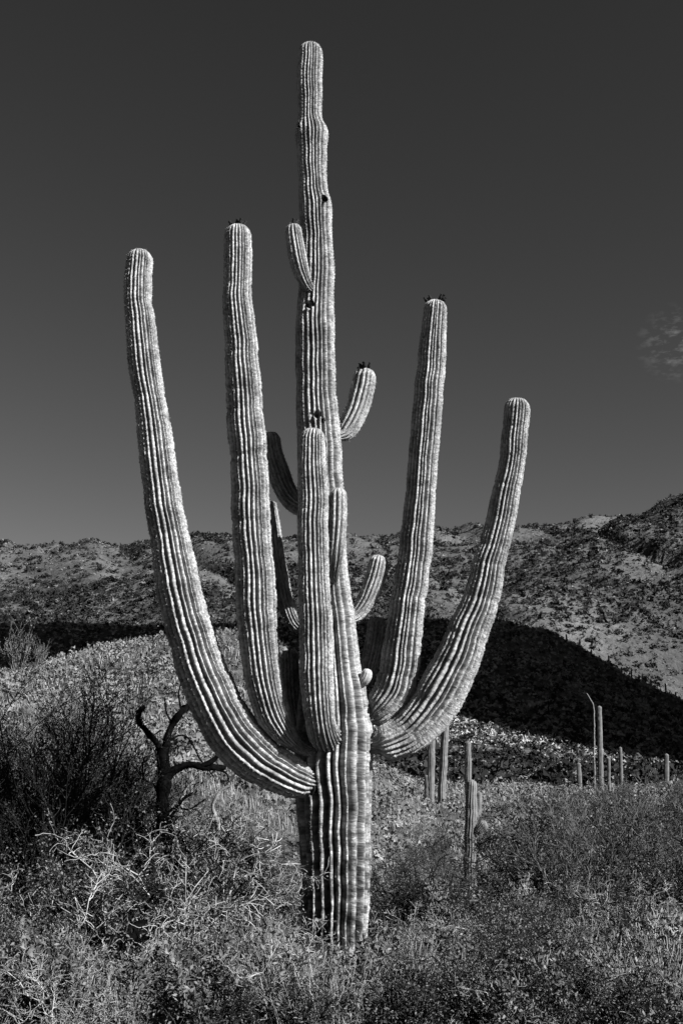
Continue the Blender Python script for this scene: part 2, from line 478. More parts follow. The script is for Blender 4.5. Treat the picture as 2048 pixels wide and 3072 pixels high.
def stem_mesh(name, P, R, ribs=22, per=7, ds=.013, depth_=.14, seed=0, wob=.010, base_cap=False, holes=(), old=None, origin=(0, 0, 0), spine_step=.022, spine_len=.02, spine_from=0.0, pinch=.045, spines=True):
    C, R, s = resample(P, R, ds)
    Ltot = s[-1]
    r = np.random.default_rng(seed)
    C = C.copy()
    fade = np.clip(s / .4, 0, 1) * np.clip((Ltot - s) / .1, 0, 1)
    for k in range(3):
        C[:, k] += wob * fade * (noise2(s / .35, s * 0, seed * 7 + k) + .6 * noise2(s / .14, s * 0, seed * 7 + k + 50))
    # swelling and the pinched rings of slow years
    sw = 1 + .030 * noise2(s / .30, s * 0 + 5, seed) + .02 * noise2(s / .11, s * 0 + 9, seed)
    q = r.uniform(.1, .3)
    while q < Ltot - .1:
        sw -= pinch * r.uniform(.3, 1) * np.exp(-((s - q) / .022) ** 2)
        q += r.uniform(.16, .42)
    R = R * sw
    # rounded tip
    dtip = Ltot - s
    Rt = R[-1] if R[-1] > 0 else R[-5]
    Rcap = np.interp(Ltot - .12, s, R)
    capl = Rcap * 1.0
    m = dtip < capl
    R[m] = np.minimum(R[m], Rcap * np.sqrt(np.clip(1 - (1 - dtip[m] / capl) ** 2, 0, 1)) ** .85 + .001)
    if base_cap:
        Rb = np.interp(.10, s, R); m = s < Rb * .8
        R[m] = np.minimum(R[m], Rb * np.sqrt(np.clip(1 - (1 - s[m] / (Rb * .8)) ** 2, 0, 1)) * .85 + Rb * .15)
    # parallel-transport frames
    T = np.gradient(C, axis=0); T /= np.linalg.norm(T, axis=1, keepdims=True)
    T2 = T.copy()
    for k in range(3):
        T2[:, k] = np.convolve(np.pad(T[:, k], 10, mode='edge'), np.ones(21) / 21, mode='valid')
    T = T2 / np.linalg.norm(T2, axis=1, keepdims=True)
    ref = np.array((0, -1.0, 0)) if abs(T[0][1]) < .9 else np.array((0, 0, 1.0))
    N = np.zeros_like(C)
    n0 = ref - T[0] * ref.dot(T[0]); N[0] = n0 / np.linalg.norm(n0)
    for i in range(1, len(C)):
        v = N[i - 1] - T[i] * N[i - 1].dot(T[i]); N[i] = v / np.linalg.norm(v)
    B = np.cross(T, N)
    nth = ribs * per
    th = np.arange(nth) / nth * 2 * np.pi
    rid = (np.arange(nth) / per)
    # uneven ribs, drifting slightly
    warp = .30 * (2 * np.pi / ribs) * np.interp(rid, np.arange(ribs + 1), np.append(r.uniform(-1, 1, ribs), 0))
    ph = rid % 1.0
    h = np.abs(np.sin(np.pi * ph)) ** .95                     # rounded crest, sharp furrow
    hcrest = np.repeat(r.uniform(.85, 1.05, ribs), per)
    TH = th[None, :] + warp[None, :] + .035 * noise2(s / .25, s * 0 + 2, seed + 3)[:, None] + .02 * noise2(s[:, None] / .12, (np.floor(rid)[None, :] * 3.7) + 0 * s[:, None], seed + 4)
    dep = np.full(len(s), depth_)
    capf = np.clip(dtip / max(Rcap, .02), 0, 1)
    dep = dep * (.35 + .65 * capf)
    D = dep[:, None] * (1 - h[None, :] * hcrest[None, :])
    if old is not None:
        z1, z2, amt, ths, wid = old
        wz = np.clip((z2 - s) / (z2 - z1), 0, 1)
        wa = np.exp(-((((th - ths + np.pi) % (2 * np.pi)) - np.pi) / wid) ** 2)
        D = D * (1 + amt * wz[:, None] * wa[None, :])
    rough = .010 * noise2(s[:, None] / .04 + 0 * th[None, :], (rid * 2.1)[None, :] + 0 * s[:, None], seed + 8) + .012 * noise2(s[:, None] / .09 + 0 * th[None, :], (np.floor(rid) * 7.31)[None, :] + 0 * s[:, None], seed + 9)
    rough = rough + .006 * h[None, :] * hash2(np.arange(len(s))[:, None] + 0 * th[None, :].astype(int), np.floor(rid)[None, :] + 0 * s[:, None], seed + 12)
    rough = rough + .016 * (h ** 2)[None, :] * np.cos(2 * np.pi * s[:, None] / (ds * 3) + np.repeat(r.uniform(0, 6.28, ribs), per)[None, :]) * (ds < .03) * (np.ones(len(s)) if old is None else np.clip((s - 2.2) / 2, .12, 1))[:, None]
    if old is not None:
        lowf = np.clip((2.2 - s) / 1.2, 0, 1)[:, None]
        rough = rough + lowf * (.008 * hash2(np.arange(len(s))[:, None] // 3 + 0 * th[None, :].astype(int), np.floor(rid * 2)[None, :] + 0 * s[:, None], seed + 15) * h[None, :] + .018 * noise2(s[:, None] / .22 + 0 * th[None, :], (np.floor(rid) * 5.3)[None, :] + 0 * s[:, None], seed + 16))
    RR = R[:, None] * (1 - D + rough)
    O = np.cos(TH)[..., None] * N[:, None, :] + np.sin(TH)[..., None] * B[:, None, :]
    Vx = C[:, None, :] + O * RR[..., None]
    hole_data = []
    if holes:
        dd = Vx - np.array((0, 0, CAMZ))
        zc = dd[..., 1] * math.cos(PITCH) + dd[..., 2] * math.sin(PITCH)
        U = 1024 + FPX * dd[..., 0] / zc
        Vp = 1536 - FPX * (-dd[..., 1] * math.sin(PITCH) + dd[..., 2] * math.cos(PITCH)) / zc
        front = O[..., 1] < .05
        for (hu, hv, hr) in holes:
            e = (U - hu) ** 2 + (Vp - hv) ** 2 + np.where(front, 0, 1e9)
            i, j = np.unravel_index(np.argmin(e), e.shape)
            c = Vx[i, j].copy(); nrm = O[i, j].copy()
            rel = Vx - c
            ax = rel @ nrm
            dist = np.linalg.norm(rel - ax[..., None] * nrm, axis=-1)
            near = (ax > -R[i] * .9) & (O @ nrm > .2)
            w = np.where(near, np.clip((hr - dist) / (.25 * hr), 0, 1), 0)
            lip = np.where(near, np.exp(-((dist - hr * 1.15) / (.35 * hr)) ** 2), 0)
            Vx = Vx - nrm * (w * .085)[..., None] + nrm * (lip * .010)[..., None]
            hole_data.append((c, nrm, hr))
    Vx = Vx - np.array(origin)
    n = len(s)
    J = np.arange(n * nth).reshape(n, nth)
    Fq = np.stack([J[:-1], np.roll(J[:-1], -1, 1), np.roll(J[1:], -1, 1), J[1:]], -1).reshape(-1, 4)
    me = make_mesh(name, Vx.reshape(-1, 3), Fq, True)
    at = me.attributes.new("sc", 'FLOAT_VECTOR', 'POINT')
    sc = np.stack([np.broadcast_to(np.cos(th) * .16 + 0, (n, nth)), np.broadcast_to((s * 1.0)[:, None], (n, nth)), np.broadcast_to(np.sin(th) * .16 + seed, (n, nth))], -1)
    # work in metres round the stem so that the mottling keeps its grain
    sc = sc.astype(np.float32)
    at.data.foreach_set("vector", sc.ravel())
    sp = None
    if spines:
        st = max(1, int(round(spine_step / ds)))
        rows = np.arange(3, n - 1, st)
        rows = rows[s[rows] >= spine_from]
        crest = (np.arange(ribs) * per + per // 2)
        A = Vx[rows][:, crest].reshape(-1, 3); Oa = O[rows][:, crest].reshape(-1, 3)
        Ta = np.repeat(T[rows], ribs, 0); Sa = np.cross(Ta, Oa)
        K = 2
        A = np.repeat(A, K, 0); Oa = np.repeat(Oa, K, 0); Ta = np.repeat(Ta, K, 0); Sa = np.repeat(Sa, K, 0)
        m_ = len(A)
        a = r.uniform(-1, 1, (m_, 1)); b = r.uniform(-1, 1, (m_, 1))
        d = Oa * .8 + Sa * a + Ta * b; d /= np.linalg.norm(d, axis=1, keepdims=True)
        ln = spine_len * r.uniform(.6, 1.2, (m_, 1))
        sd = np.cross(d, r.normal(size=(m_, 3))); sd /= np.linalg.norm(sd, axis=1, keepdims=True)
        w = .0016
        A = A - Oa * .002
        VV = np.stack([A - sd * w, A + sd * w, A + d * ln], 1).reshape(-1, 3)
        sp = make_mesh(name + '_spines', VV, np.arange(len(VV)).reshape(-1, 3))
    return me, sp, hole_data, C, R

K = 2048 / 1568
def path(rows):
    """rows: (x, y, half width) on a 1568-wide copy of the photograph plus distance Y"""
    P = []; R = []
    for (x, y, hw, Y) in rows:
        p = pix(x * K, y * K, Y)
        P.append(p); R.append(hw * K / FPX * depth(p))
    return np.array(P), np.array(R)

YC = 9.4
base = gp(770 * K, YC, -.02)
base.z = 0.0
sag = empty('saguaro_cactus', base, label='giant many-armed saguaro towering above the desert brush', cat='cactus')

def part(name, rows, label=None, **kw):
    P, R = path(rows)
    me, sp, holes, C, Rr = stem_mesh(name, P, R, origin=base, **kw)
    o = add(name, me, M['saguaro_trunk' if name == 'trunk' else 'saguaro'], sag)
    if label: o['label'] = label
    if sp:
        add('spines', sp, M['spine'], o, kind='stuff')
    return o, holes, C, Rr

trunk_rows = [
    (768, 2290, 78, YC), (769, 2200, 79, YC), (770, 2100, 81, YC), (770, 1950, 84, YC), (768, 1850, 88, YC),
    (767, 1770, 92, YC), (766, 1690, 92, YC), (763, 1600, 80, YC), (757, 1500, 69, YC), (752, 1400, 64, YC),
    (745, 1300, 56, YC), (740, 1200, 54, YC), (735, 1100, 52, YC), (732, 1000, 50, YC), (727, 900, 47, YC),
    (724, 800, 46, YC), (726, 700, 43, YC), (727, 560, 38, YC), (725, 480, 39, YC), (719, 430, 34, YC), (716, 350, 35, YC),
    (717, 306, 38, YC), (712, 268, 28, YC), (710, 200, 29, YC), (713, 140, 28, YC), (713, 101, 27, YC)]
HOLES = [(743 * K, 457 * K, .036), (713 * K, 700 * K, .040), (729 * K, 955 * K, .036), (740 * K, 968 * K, .018), (689 * K, 290 * K, .034), (713 * K, 1812 * K, .045)]
tr, holes, _, _ = part('trunk', trunk_rows, ribs=24, per=8, ds=.011, seed=1, depth_=.28, holes=HOLES, old=(1.6, 2.9, .9, 5.6, .55), spine_from=1.0, spine_len=.016, wob=.006, pinch=.022)

def cup(c, n, hr):
    n = Vector(n); q = n.to_track_quat('Z', 'Y')
    prof_ = [(1.18, .004), (1.06, .012), (.95, .006), (.9, -.02), (.85, -.05), (.6, -.072), (0.02, -.076)]
    k = 20; Vv = []; Ff = []
    for i, (rr, z) in enumerate(prof_):
        for j in range(k):
            a = 2 * math.pi * j / k
            w = 1 + .08 * math.sin(3 * a + i)
            Vv.append(Vector(c) + q @ Vector((rr * hr * w * math.cos(a), rr * hr * w * math.sin(a), z)) - Vector(base))
    for i in range(len(prof_) - 1):
        for j in range(k):
            Ff.append((i * k + j, i * k + (j + 1) % k, (i + 1) * k + (j + 1) % k, (i + 1) * k + j))
    add('nest_hole', make_mesh('nest_hole', [tuple(v) for v in Vv], Ff, True), M['callus'], sag)
for (c, n, hr) in holes: cup(c, n, hr)

ARMS = {
 'left_outer': ([(745, 1800, 34, 9.36), (697, 1792, 38, 9.2), (684, 1789, 44, 9.14), (668, 1782, 48, 9.08), (642, 1770, 52, 9.0), (585, 1735, 59, 8.92), (530, 1675, 61, 8.87), (488, 1600, 59, 8.85),
       (455, 1515, 57, 8.85), (434, 1440, 55, 8.85), (411, 1350, 51, 8.85), (391, 1250, 47, 8.85), (374, 1150, 44, 8.85), (361, 1050, 42, 8.85),
       (349, 950, 38, 8.85), (334, 850, 37, 8.85), (322, 750, 34, 8.85), (318, 650, 33, 8.85), (320, 605, 31, 8.85), (321, 574, 30, 8.85)], 25, 'longest arm sweeping out low to the left side'),
 'left_inner': ([(735, 1728, 17, 9.26), (690, 1715, 19, 9.08), (662, 1695, 25, 8.92), (644, 1668, 34, 8.86), (628, 1640, 40, 8.83), (612, 1590, 43, 8.82), (602, 1530, 46, 8.82), (594, 1460, 47, 8.82), (586, 1350, 47, 8.82),
       (581, 1250, 45, 8.82), (575, 1150, 45, 8.82), (570, 1050, 44, 8.82), (563, 950, 42, 8.82), (557, 850, 40, 8.82), (550, 750, 36, 8.82), (545, 650, 32, 8.82), (545, 560, 32, 8.82), (545, 517, 31, 8.82)], 24, None),
 'front': ([(752, 1690, 38, 9.35), (745, 1688, 38, 9.0), (736, 1668, 37, 8.8), (731, 1620, 38, 8.74), (727, 1540, 39, 8.74), (724, 1450, 38, 8.76), (722, 1350, 37, 8.78), (720, 1250, 36, 8.8),
       (720, 1150, 35, 8.82), (718, 1070, 33, 8.84), (719, 1020, 31, 8.86), (720, 984, 30, 8.87)], 23, 'upright arm rising straight in front of trunk'),
 'right_inner': ([(805, 1655, 16, 9.42), (850, 1648, 19, 9.44), (860, 1640, 33, 9.45), (870, 1630, 40, 9.45), (886, 1614, 44, 9.45), (910, 1575, 49, 9.45), (921, 1510, 48, 9.45), (933, 1410, 43, 9.45), (948, 1300, 40, 9.45), (959, 1200, 38, 9.45), (966, 1100, 36, 9.45),
       (975, 1000, 35, 9.45), (984, 900, 34, 9.45), (993, 800, 32, 9.45), (999, 730, 29, 9.45), (1000, 690, 28, 9.45)], 24, None),
 'right_outer': ([(815, 1722, 18, 9.38), (868, 1713, 21, 9.35), (876, 1711, 36, 9.35), (888, 1707, 42, 9.35), (906, 1700, 45, 9.35), (945, 1678, 50, 9.35), (992, 1627, 55, 9.35), (1030, 1560, 56, 9.35), (1061, 1490, 52, 9.35), (1094, 1400, 45, 9.35), (1113, 1340, 41, 9.35), (1126, 1280, 37, 9.35),
       (1147, 1200, 34, 9.35), (1169, 1100, 32, 9.35), (1181, 1000, 30, 9.35), (1187, 945, 30, 9.35), (1187, 914, 29, 9.35)], 23, 'short stout arm bent out to the right side'),
 'bud_high_left': ([(722, 668, 9, 9.35), (706, 655, 13, 9.22), (692, 625, 19, 9.16), (682, 585, 21, 9.14), (675, 545, 19, 9.13), (673, 515, 18, 9.13)], 15, None),
 'bud_high_right': ([(760, 1003, 13, 9.42), (782, 998, 17, 9.46), (792, 990, 24, 9.48), (807, 968, 27, 9.48), (823, 930, 28, 9.48), (835, 885, 28, 9.48), (840, 846, 26, 9.48)], 15, None),
 'bud_rear_left': ([(715, 1172, 18, 9.48), (683, 1160, 23, 9.56), (658, 1130, 25, 9.61), (640, 1085, 25, 9.63), (625, 1035, 24, 9.64), (619, 992, 22, 9.64)], 15, 'stubby arm in black shadow behind the trunk'),
 'bud_front_right': ([(766, 1335, 9, 9.2), (767, 1308, 14, 9.02), (771, 1265, 20, 8.9), (775, 1205, 22, 8.87), (776, 1155, 21, 8.87), (776, 1121, 20, 8.87)], 11, None),
 'bud_rear_right': ([(790, 1425, 14, 9.46), (820, 1408, 20, 9.5), (842, 1378, 23, 9.5), (858, 1338, 24, 9.5), (868, 1305, 23, 9.5), (872, 1274, 22, 9.5)], 15, None),
 'bud_low_right': ([(815, 1590, 15, 9.5), (838, 1560, 20, 9.64), (850, 1520, 22, 9.7), (860, 1470, 22, 9.72), (867, 1416, 21, 9.72)], 15, None),
 'bud_dark_left': ([(725, 1735, 16, 9.5), (692, 1705, 21, 9.58), (675, 1645, 22, 9.62), (667, 1570, 22, 9.63), (664, 1492, 20, 9.63)], 15, None),
 'bud_low_left': ([(705, 1450, 14, 9.38), (674, 1430, 17, 9.3), (657, 1390, 19, 9.24), (645, 1330, 19, 9.22), (634, 1260, 18, 9.22), (625, 1195, 16, 9.22), (620, 1150, 14, 9.22)], 14, None),
}
TIPS = {}
for i, (nm, (rows, rb, lab)) in enumerate(ARMS.items()):
    small = nm.startswith('bud')
    o, _, C, Rr = part('arm', rows, label=lab, ribs=rb, per=6, ds=.0145, seed=11 + i, depth_=.32 if small else .30, wob=.003 if small else .007, pinch=.025 if small else .06,
                       base_cap=True, spine_len=.024 if small else .015, spine_from=.02)
    TIPS[nm] = (o, C)

# dried flower remains on some tips
def fruits(nm, n, spread, seed):
    o, C = TIPS[nm]
    r = random.Random(seed)
    tip = Vector(C[-1])
    for k in range(n):
        a = r.uniform(0, 6.28); rr = spread * r.uniform(.3, 1)
        p = tip + Vector((rr * math.cos(a), rr * math.sin(a), .012 - rr * .25))
        d = (Vector((math.cos(a), math.sin(a), 1.6))).normalized()
        q = d.to_track_quat('Z', 'Y'); ln = r.uniform(.04, .065); w = r.uniform(.013, .02)
        pr = [(.3, 0), (1, .25), (.9, .6), (.5, .85), (.9, 1.0), (.1, 1.02)]
        Vv = []; Ff = []
        for i, (x, z) in enumerate(pr):
            for j in range(7):
                b = j / 7 * 6.2832
                Vv.append(tuple(p + q @ Vector((x * w * math.cos(b), x * w * math.sin(b), z * ln - .015)) - Vector(base)))
        for i in range(len(pr) - 1):
            for j in range(7): Ff.append((i * 7 + j, i * 7 + (j + 1) % 7, (i + 1) * 7 + (j + 1) % 7, (i + 1) * 7 + j))
        add('dried_fruit', make_mesh('dried_fruit', Vv, Ff, True), M['fruit'], o)
fruits('left_inner', 10, .075, 1); fruits('right_inner', 10, .085, 2); fruits('bud_high_right', 9, .075, 3); fruits('bud_high_left', 3, .035, 4)
# pale round pup catching the sun in the fork
P_, R_ = path([(824, 1576, 9, 9.32), (834, 1564, 12, 9.27), (841, 1552, 13, 9.25), (845, 1536, 10, 9.24)])
me, sp, _, _, _ = stem_mesh('pup', P_, R_, ribs=10, per=6, ds=.006, seed=60, wob=0, pinch=0, base_cap=True, origin=base, spine_len=.012, spine_step=.012)
pu = add('pup', me, M['pup'], sag); add('spines', sp, M['spine'], pu, kind='stuff')

# ------------------------------------------------------------------ other saguaros down the slope
def far_saguaro(label, Y, stems, rb=14, seed=0):
    """stems: lists of (u, v, half width) in photograph pixels, first one the main stem"""
    P0 = pix(stems[0][0][0], stems[0][0][1], Y)
    g = hz(P0[0], Y)
    b = Vector((P0[0], Y, g))
    t = empty('saguaro_cactus', b, label=label, cat='cactus', group='saguaros down the slope')
    for k, st in enumerate(stems):
        P = []; R = []
        for (u, v, hw, *dy) in st:
            p = pix(u, v, Y + (dy[0] if dy else 0)); P.append(p); R.append(hw / FPX * depth(p))
        if k == 0 and P[0][2] > g - .1:
            P.insert(0, np.array((P[0][0], Y, g - .15))); R.insert(0, R[0])
        me, sp, *_ = stem_mesh('stem' if k == 0 else 'arm', np.array(P), np.array(R), ribs=rb, per=4, ds=.05, depth_=.24, seed=seed + k, wob=.01, origin=b, spines=(Y < 40), spine_step=.05, spine_len=.03, base_cap=k > 0)
        o = add('stem' if k == 0 else 'arm', me, M['saguaro_far'], t)
        if sp: add('spines', sp, M['spine'], o, kind='stuff')
    return t
far_saguaro('stout saguaro with a short arm and a round bud among brush', 27, [
    [(1408, 2740, 17), (1409, 2600, 18), (1412, 2480, 19), (1413, 2400, 17), (1415, 2338, 14)],
    [(1420, 2455, 7), (1433, 2430, 9), (1435, 2400, 9), (1434, 2372, 8)],
    [(1418, 2506, 7), (1432, 2494, 12, -.08), (1446, 2480, 16, -.1), (1456, 2462, 14, -.1)]], seed=100)
far_saguaro('slim saguaro standing right behind the stout budded one', 31, [[(1408, 2560, 10), (1405, 2400, 10), (1403, 2300, 10), (1402, 2222, 9)]], seed=110)
far_saguaro('tall straight saguaro with two low arms beside a leaning one', 46, [
    [(1290, 2470, 10), (1292, 2350, 11), (1293, 2250, 11), (1294, 2130, 10), (1294, 2080, 9)],
    [(1288, 2470, 6), (1278, 2440, 9), (1280, 2380, 9), (1279, 2322, 8)],
    [(1284, 2500, 5), (1264, 2480, 8), (1262, 2430, 8), (1260, 2378, 7)]], seed=120)
far_saguaro('tall leaning saguaro close to the straight two-armed one', 45, [[(1320, 2450, 10), (1324, 2370, 12), (1330, 2280, 12), (1335, 2180, 11), (1337, 2120, 10)]], seed=130)
far_saguaro('short single-stem saguaro close behind the giant trunk', 48, [[(1160, 2460, 8), (1161, 2400, 8), (1162, 2322, 8)]], seed=140)
far_saguaro('tallest slender saguaro on the slope beside a dry stalk', 52, [[(1802, 2420, 9), (1800, 2330, 9), (1798, 2220, 8), (1796, 2117, 7)]], seed=150)
far_saguaro('short thin saguaro close beside the tallest slender one', 53, [[(1826, 2400, 5), (1825, 2330, 5), (1824, 2272, 5)]], seed=155)
far_saguaro('thin saguaro between the tallest one and the lone one', 64, [[(1861, 2330, 6), (1860, 2280, 6), (1859, 2240, 5)]], seed=160)
far_saguaro('small saguaro with a dark lower stem among brush', 60, [[(1738, 2370, 7), (1736, 2320, 7), (1734, 2287, 6)]], seed=170)
far_saguaro('lone slim saguaro by the pale boulder on the slope', 62, [[(1999, 2400, 7), (1998, 2330, 8), (1997, 2260, 7)]], seed=180)
far_saguaro('pale saguaro stub half hidden behind the burnt tree', 24, [[(342, 2530, 12), (341, 2460, 12), (340, 2396, 11)]], seed=190)

for k, (u, hgt) in enumerate([(1712, 1.1), (1752, 1.5), (1786, .9), (1838, 1.7), (1876, 1.2), (1905, 1.9), (1962, 1.3), (2006, 1.6), (2035, 1.1)]):
    g = gp(u, 189.5)
    t = empty('saguaro_cactus', g, label='tiny distant saguaro on the edge of the shaded ridge', cat='cactus', group='tiny saguaros along the ridge')
    me, sp, *_ = stem_mesh('stem', np.array([(0, 0, -.3), (0.02, 0, hgt * .5), (0, 0, hgt)]), np.array([.13, .15, .12]), ribs=8, per=3, ds=.12, depth_=.15, seed=300 + k, wob=0, spines=False)
    add('stem', me, M['saguaro_far'], t)

# ------------------------------------------------------------------ brush
class Plant:
    def __init__(self, seed):
        self.r = random.Random(seed); self.seg = []; self.leaf = []
    def grow(self, p, d, ln, rad, lv, maxlv, cfg):
        r = self.r; n = cfg['steps']; st = ln / n
        for i in range(n):
            j = Vector((r.gauss(0, 1), r.gauss(0, 1), r.gauss(0, 1))) * cfg['zig']
            d = (d + j + Vector((0, 0, cfg['up'][min(lv, len(cfg['up']) - 1)]))).normalized()
            q = p + d * st
            r1 = rad * (1 - .75 * (i + 1) / n) if lv == maxlv else rad * (1 - .45 * (i + 1) / n)
            r0 = rad * (1 - .75 * i / n) if lv == maxlv else rad * (1 - .45 * i / n)
            self.seg.append((p, q, max(r0, cfg['rmin']), max(r1, cfg['rmin'])))
            p = q
            if lv < maxlv and i >= cfg.get('bare', 0):
                for k in range(cfg['kids'][min(lv, len(cfg['kids']) - 1)]):
                    if r.random() < cfg.get('prob', .9):
                        ax = Vector((r.gauss(0, 1), r.gauss(0, 1), r.gauss(0, .6))).normalized()
                        dd = (d * cfg['fwd'] + ax).normalized()
                        self.grow(p, dd, ln * cfg['ratio'] * r.uniform(.6, 1.2), r1 * .62, lv + 1, maxlv, cfg)
            if lv >= maxlv - cfg.get('leaflv', 0):
                for k in range(cfg['leaves']):
                    self.leaf.append(p + Vector((r.gauss(0, 1), r.gauss(0, 1), r.gauss(0, 1))) * cfg['leafspread'])
    def meshes(self, name, leafsize, seed):
        S = self.seg
        p0 = np.array([tuple(s[0]) for s in S]); p1 = np.array([tuple(s[1]) for s in S])
        r0 = np.array([s[2] for s in S])[:, None]; r1 = np.array([s[3] for s in S])[:, None]
        d = p1 - p0; d /= np.linalg.norm(d, axis=1, keepdims=True) + 1e-9
        a = np.cross(d, np.array((.31, .87, .38))); a /= np.linalg.norm(a, axis=1, keepdims=True) + 1e-9
        b = np.cross(d, a)
        ring = []
        for (pp, rr) in ((p0, r0), (p1, r1)):
            for k in range(3):
                an = 2.0944 * k
                ring.append(pp + rr * (a * math.cos(an) + b * math.sin(an)))
        Vv = np.stack(ring, 1).reshape(-1, 3)
        o = (np.arange(len(S)) * 6)[:, None]
        Ff = np.concatenate([o + np.array([[k, (k + 1) % 3, 3 + (k + 1) % 3, 3 + k]]) for k in range(3)], 0)
        bm = make_mesh(name + '_branches', Vv, Ff)
        lm = None
        if self.leaf:
            g = np.random.default_rng(seed)
            c = np.array([tuple(x) for x in self.leaf]); n = len(c)
            e = g.normal(size=(n, 3)); e /= np.linalg.norm(e, axis=1, keepdims=True)
            f = np.cross(e, g.normal(size=(n, 3))); f /= np.linalg.norm(f, axis=1, keepdims=True)
            sz = leafsize * g.uniform(.6, 1.3, (n, 1))
            VV = np.stack([c - e * sz, c + f * sz * .45, c + e * sz, c - f * sz * .45], 1).reshape(-1, 3)
            lm = make_mesh(name + '_foliage', VV, np.arange(len(VV)).reshape(-1, 4))
        return bm, lm

PROTO = {}
def proto(key, name, seed, H, nstem, spread, cfg, maxlv, rad, leafsize, bmat, lmat, label, cat, group, baser=.06):
    pl = Plant(seed); r = pl.r
    for k in range(nstem):
        a = r.uniform(0, 6.283); t = r.random() ** .6 * spread
        d = Vector((math.sin(t) * math.cos(a), math.sin(t) * math.sin(a), math.cos(t)))
        b0 = Vector((math.cos(a), math.sin(a), 0)) * baser * r.random() + Vector((0, 0, -.04))
        pl.grow(b0, d, H * r.uniform(.65, 1.05), rad, 0, maxlv, cfg)
    bm, lm = pl.meshes(name, leafsize, seed)
    PROTO[key] = (name, bm, lm, bmat, lmat, label, cat, group)
def plant(key, loc, sc=1.0, rz=None, **kw):
    name, bm, lm, bmat, lmat, label, cat, group = PROTO[key]
    rz = random.uniform(0, 6.28) if rz is None else rz
    a = dict(label=label, cat=cat, group=group); a.update(kw)
    t = empty(name, loc, rz, **a)
    t.scale = (sc, sc, sc) if np.isscalar(sc) else sc
    add('branches', bm, M[bmat], t)
    if lm: add('foliage', lm, M[lmat], t, kind='stuff')
    return t

creo = dict(steps=6, zig=.10, up=[.03, .05, .05], kids=[2, 2, 1], ratio=.38, fwd=1.3, rmin=.0026, leaves=1, leafspread=.03, bare=1, leaflv=0)
proto('creosote', 'creosote_bush', 21, 1.55, 9, .5, creo, 2, .011, .012, 'darktwig', 'leafdark', 'tall wispy dark creosote bush with upright stems', 'bush', 'wispy creosote bushes on the slope')
proto('creosote2', 'creosote_bush', 22, 1.25, 9, .7, creo, 2, .010, .013, 'midtwig', 'leafdark', 'spreading greyish creosote bush with dark small leaves', 'bush', 'spreading creosote bushes on the slope')
dome = dict(steps=4, zig=.2, up=[.05, .08, .04], kids=[2, 2, 1], ratio=.45, fwd=.9, rmin=.0025, leaves=1, leafspread=.03, leaflv=1)
proto('bursage', 'bursage_shrub', 31, .42, 8, 1.15, dome, 2, .006, .021, 'midtwig', 'leafmid', 'low rounded grey-leaved shrub', 'shrub', 'low grey shrubs covering the ground')
proto('bursage2', 'bursage_shrub', 32, .5, 7, 1.2, dome, 2, .006, .019, 'paletwig', 'leafpale', 'low pale-leaved shrub with whitish twigs', 'shrub', 'low pale shrubs covering the ground')
spiny = dict(steps=6, zig=.32, up=[.02, .0, .0], kids=[2, 2, 1], ratio=.42, fwd=.6, rmin=.0027, leaves=1, leafspread=.02, bare=1, leaflv=0, prob=.8)
proto('spiny', 'catclaw_bush', 41, 1.0, 12, 1.1, spiny, 2, .010, .012, 'paletwig', 'leafmid', 'tangled pale-twigged thorn bush', 'bush', 'tangled pale thorn bushes')
proto('spinydark', 'catclaw_bush', 42, 1.1, 10, 1.0, spiny, 2, .016, .014, 'darktwig', 'leafmid', 'tangled thorn bush with nearly black branches', 'bush', 'tangled dark thorn bushes')
mesq = dict(steps=7, zig=.22, up=[.02, .02, .0], kids=[2, 2, 2], ratio=.42, fwd=.9, rmin=.004, leaves=1, leafspread=.05, bare=1, leaflv=0, prob=.7)
proto('mesquite', 'mesquite_tree', 51, 1.9, 6, .95, mesq, 3, .035, .022, 'darktwig', 'leafmid', 'low spreading mesquite with crooked dark limbs', 'tree', 'mesquites in the wash')
tuft = dict(steps=4, zig=.09, up=[.02], kids=[0], ratio=.4, fwd=1, rmin=.0018, leaves=0, leafspread=.02)
proto('tuft', 'grass_tuft', 61, .5, 46, .55, tuft, 0, .0035, .01, 'paletwig', 'leafpale', 'tuft of pale upright dry stalks', 'grass', 'pale dry grass tufts', baser=.12)
bare = dict(steps=7, zig=.26, up=[.03, .03, .0], kids=[2, 2, 1], ratio=.48, fwd=.8, rmin=.0034, leaves=0, leafspread=.02, bare=1, prob=.75)
proto('bare', 'bare_bush', 81, 1.0, 6, .85, bare, 2, .022, .012, 'darktwig', 'leafmid', 'leafless bush of bare blackish branches', 'bush', 'bare blackish bushes')
oco = dict(steps=6, zig=.06, up=[.03], kids=[1], ratio=.4, fwd=1.6, rmin=.007, leaves=1, leafspread=.05, bare=2)
proto('ocotillo', 'ocotillo_plant', 71, 1.7, 20, .5, oco, 1, .022, .04, 'midtwig', 'leafmid', 'pale ocotillo with a fan of wand-like stalks on the hill crest', 'plant', None, baser=.1)

